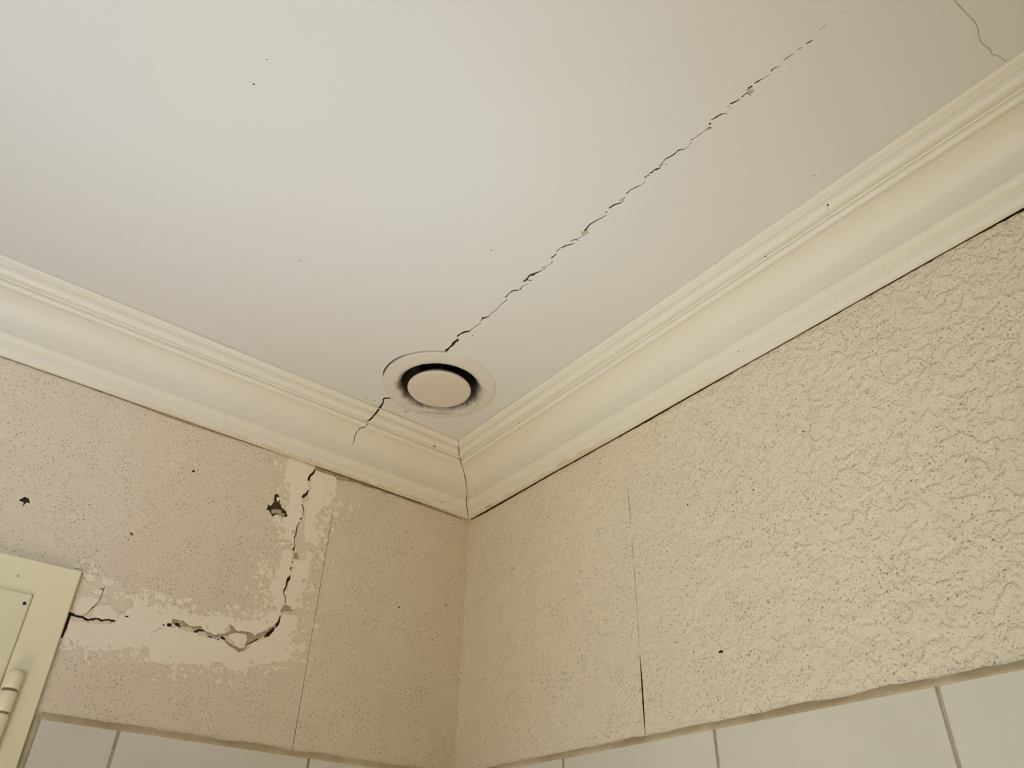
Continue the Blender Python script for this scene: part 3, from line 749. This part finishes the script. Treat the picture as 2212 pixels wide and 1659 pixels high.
# ------------------------------------------------------------------ door with frame, leaf and hinge
XF, XL = 0.010, 0.014
door = struct(bpy.data.objects.new('door_1', None), 'cream gloss painted door in its frame, hinge at the side', 'door'); COL.objects.link(door)
door.location = (0, DY1-DW/2, 0)
def dpart(o): o.parent = door; o.matrix_parent_inverse = Matrix.Translation(-Vector(door.location)); return o
c0 = on_plane((178, 1234), 0, XF); c1 = on_plane((37, 1659), 0, XF)
lean = (c1.y-c0.y)/(c1.z-c0.z)
k0 = on_plane((72, 1283), 0, XL)
fw = abs(k0.y-c0.y); fh = abs(c0.z-k0.z)
Y0, Z1 = c0.y, c0.z
def leaned(name, lo, hi, mat, r):
    o = bevel_box(name, lo, hi, mat, r)
    for v in o.data.vertices: v.co.y += lean*(v.co.z-Z1)*0.9
    return dpart(o)
bm = bmesh.new()
U_ = [(Y0, -0.05), (Y0, Z1), (Y0-DW, Z1), (Y0-DW, -0.05), (Y0-DW+fw, -0.05), (Y0-DW+fw, Z1-fh), (Y0-fw, Z1-fh), (Y0-fw, -0.05)]
f0 = bm.faces.new([bm.verts.new((XF, y, z)) for y, z in U_])
r_ = bmesh.ops.extrude_face_region(bm, geom=[f0])
for v_ in r_['geom']:
    if isinstance(v_, bmesh.types.BMVert): v_.co.x = -0.08
bmesh.ops.recalc_face_normals(bm, faces=bm.faces)
bmesh.ops.bevel(bm, geom=[e for e in bm.edges if all(abs(v.co.x-XF) < 1e-6 for v in e.verts)], offset=0.0016, segments=3, profile=0.5, affect='EDGES')
me = bpy.data.meshes.new('door_frame'); bm.to_mesh(me); bm.free(); me.materials.append(M_DOOR)
fr = bpy.data.objects.new('door_frame', me); COL.objects.link(fr)
for v in me.vertices: v.co.y += lean*(v.co.z-Z1)*0.9
dpart(fr); fr['label'] = 'cream painted door frame'
leaned('door_stop', (-0.08, Y0-DW+fw, -0.05), (-0.03, Y0-fw, Z1-fh), M_DOOR, 0.0)
leaf = leaned('door_leaf', (-0.028, Y0-DW+fw+0.002, -0.045), (XL, Y0-fw-0.0002, Z1-fh-0.0002), M_DOOR, 0.0030)
leaf['label'] = 'cream painted door leaf with a nail hole in its corner'
# nail hole in the leaf and two filled nail heads on the frame
def disc(name, px, x, r, mat, parent, h=0.0006):
    c = on_plane(px, 0, x); v, f = [], []
    N = 14
    v.append(Vector((x+h, c.y, c.z)))
    for rr, hh in ((0.8, h), (1.0, 0.0)):
        for k in range(N): v.append(Vector((x+hh, c.y+rr*r*math.cos(2*PI*k/N), c.z+rr*r*math.sin(2*PI*k/N))))
    for k in range(N):
        f.append((0, 1+k, 1+(k+1) % N)); f.append((1+k, 1+N+k, 1+N+(k+1) % N, 1+(k+1) % N))
    o = link_mesh(name, v, f, mat, parent)
    o.matrix_parent_inverse = Matrix.Translation(-Vector(door.location)) if parent == door else Matrix.Identity(4)
    return o
disc('nail_hole', (53, 1303.5), XL, 0.0020, M_DARK, door, 0.0002)['label'] = 'black nail hole'
disc('nail_head', (39.5, 1244), XF, 0.0018, paint_mat('filled_nail', (0.52, 0.46, 0.30), (0.56, 0.50, 0.33)), door)
disc('nail_head', (49, 1220), XF, 0.0014, M_DOOR, door)
# hinge: painted knuckles with a dull metal ring between
ax = on_plane((27, 1475), 0, XL+0.006)
hx, hy = XL+0.004, ax.y
zs = [on_plane(p, 0, XL+0.008).z for p in ((34, 1447), (24, 1487), (22, 1492), (8, 1537), (7, 1541), (-8, 1592), (-9, 1596), (-22, 1640))]
HR = 0.0082
def knuckle(name, z0, z1, r, mat, dome=False):
    pr = [(0.0, z0), (r*0.9, z0), (r, z0-(-1)*0.0012)] if True else []
    pr += [(r, z1-0.0025), (r*0.93, z1-0.0008), (r*0.8, z1), (0.0, z1)] if not dome else [(r, z1-0.006), (r*0.96, z1-0.0035), (r*0.82, z1-0.0012), (r*0.55, z1-0.0001), (0.0, z1)]
    o = lathe(name, pr, mat, (hx, hy, 0), None, 40)
    return o
hinge = bpy.data.objects.new('hinge', None); COL.objects.link(hinge); hinge.parent = door
hinge.location = (0, 0, 0); hinge.matrix_parent_inverse = Matrix.Translation(-Vector(door.location))
hinge['label'] = 'painted barrel hinge beside the door leaf'
for i in range(0, 8, 2):
    knuckle('hinge_knuckle', zs[i+1], zs[i], HR, M_DOOR, i == 0).parent = hinge
for i in (1, 3, 5):
    lathe('hinge_ring', [(0, zs[i+1]), (HR*0.86, zs[i+1]), (HR*0.86, zs[i]), (0, zs[i])], M_BRASS, (hx, hy, 0), hinge, 32, smooth=False)
# mortar strip between frame and tiles
vv, ff = [], []; n = 80
for k in range(n+1):
    z = ZT+0.002-(ZT)*k/n
    w = 0.0105+0.0012*noise.noise(Vector((z*50, 0, 6)))
    ye = Y0+lean*(z-Z1)*0.9
    for a, yy in ((0.0026, ye-0.004), (0.0030, -0.5396), (0.0, -0.5396)): vv.append(Vector((a, yy, z)))
for k in range(n):
    for i in range(2): ff.append((k*3+i, (k+1)*3+i, (k+1)*3+i+1, k*3+i+1))
link_mesh('mortar_strip', vv, ff, M_GROUT, wall_left)

# ------------------------------------------------------------------ round air vent
vent = bpy.data.objects.new('air_vent', None); COL.objects.link(vent); vent.location = (VC[0], VC[1], ZK)
vent['label'] = 'round cream disc air vent set in the cracked ceiling near the corner'; vent['category'] = 'vent'
M_FL = vent_flange_mat((0, 0))
pr = [(VR, 0.003), (VR, -0.0006), (VR-0.0008, -0.0016), (VR-0.003, -0.0022), (0.074, -0.0032), (0.068, -0.0040), (0.064, -0.0043)]
for k in range(1, 13):
    t = k/12*PI/2; pr.append((0.064-0.0095*math.sin(t), -0.0043+0.0130*(1-math.cos(t))))
pr += [(0.0540, 0.020), (0.0538, 0.06)]
lathe('flange', pr, M_FL, (0, 0, 0), vent, 128)['label'] = 'grimy cream outer ring'
DZV = -0.0077
pr = [(0.0, DZV-0.0006), (0.030, DZV-0.0005), (0.0425, DZV-0.0001), (0.0452, DZV+0.0007), (0.0461, DZV+0.0022), (0.0455, DZV+0.0040), (0.040, DZV+0.010), (0.030, DZV+0.018), (0.018, DZV+0.022), (0.0, DZV+0.022)]
lathe('valve_disc', pr, M_VENT, (0, 0, 0), vent, 96)['label'] = 'flat cream centre disc'
lathe('spindle', [(0, 0.012), (0.003, 0.012), (0.003, 0.055), (0, 0.055)], M_BRASS, (0, 0, 0), vent, 16)
lathe('duct', [(0.061, 0.004), (0.061, 0.26), (0.0, 0.26)], M_DARK, (0, 0, 0), vent, 64)
v, f = [], []; box_data((-0.054, -0.003, 0.050), (0.054, 0.003, 0.053), v, f); link_mesh('bracket', v, f, M_DARK, vent)
# a few dusty strands on the ring
def strand(pts, r):
    cu = bpy.data.curves.new('cobweb', 'CURVE'); cu.dimensions = '3D'; cu.bevel_depth = r; cu.bevel_resolution = 1
    sp = cu.splines.new('POLY'); sp.points.add(len(pts)-1)
    for i, p in enumerate(pts):
        q = on_plane(p, 2, ZK-0.0046)-Vector((VC[0], VC[1], ZK)); sp.points[i].co = (*q, 1)
    cu.materials.append(M_SPECK); tmp = bpy.data.objects.new('cobweb', cu); COL.objects.link(tmp)
    me = bpy.data.meshes.new_from_object(tmp); bpy.data.objects.remove(tmp); o = bpy.data.objects.new('cobweb', me); COL.objects.link(o); o.parent = vent
    return o
strand(VV((905,1157),(960,1165),(1060,1176),(1150,1185),(1225,1196)), 0.00022)['label'] = 'dusty cobweb strand'
strand(VV((812,1200),(850,1168),(905,1157)), 0.00014)
strand(VV((1160,1190),(1180,1150),(1210,1125)), 0.00014)
strand(VV((1490,1145),(1540,1085),(1570,1050)), 0.00018)
strand(VV((565,915),(580,890),(600,880)), 0.0002)
strand(VV((1500,950),(1540,975),(1565,1000)), 0.0002)

# ------------------------------------------------------------------ windows outside the frame (added frames on closed walls, no light enters through them)
def window(name, lo, hi, axis, label):
    v, f = [], []
    t = 0.05
    if axis == 0:
        x0, x1 = 0.0, 0.015
        for a, b in (((lo[0]-t, lo[1]-t), (hi[0]+t, lo[1])), ((lo[0]-t, hi[1]), (hi[0]+t, hi[1]+t)), ((lo[0]-t, lo[1]), (lo[0], hi[1])), ((hi[0], lo[1]), (hi[0]+t, hi[1]))):
            box_data((x0, a[0], a[1]), (x1, b[0], b[1]), v, f)
    else:
        for a, b in (((lo[0]-t, lo[1]-t), (hi[0]+t, lo[1])), ((lo[0]-t, hi[1]), (hi[0]+t, hi[1]+t)), ((lo[0]-t, lo[1]), (lo[0], hi[1])), ((hi[0], lo[1]), (hi[0]+t, hi[1]))):
            box_data((a[0], RY, a[1]), (b[0], RY+0.015, b[1]), v, f)
    return struct(link_mesh(name, v, f, M_DOOR), label, 'window')
window('window_1', (-2.2, 1.2), (-1.5, 2.02), 0, 'cream window frame beyond the door')
window('window_2', (0.3, 1.0), (1.2, 1.9), 1, 'cream window frame behind the camera')
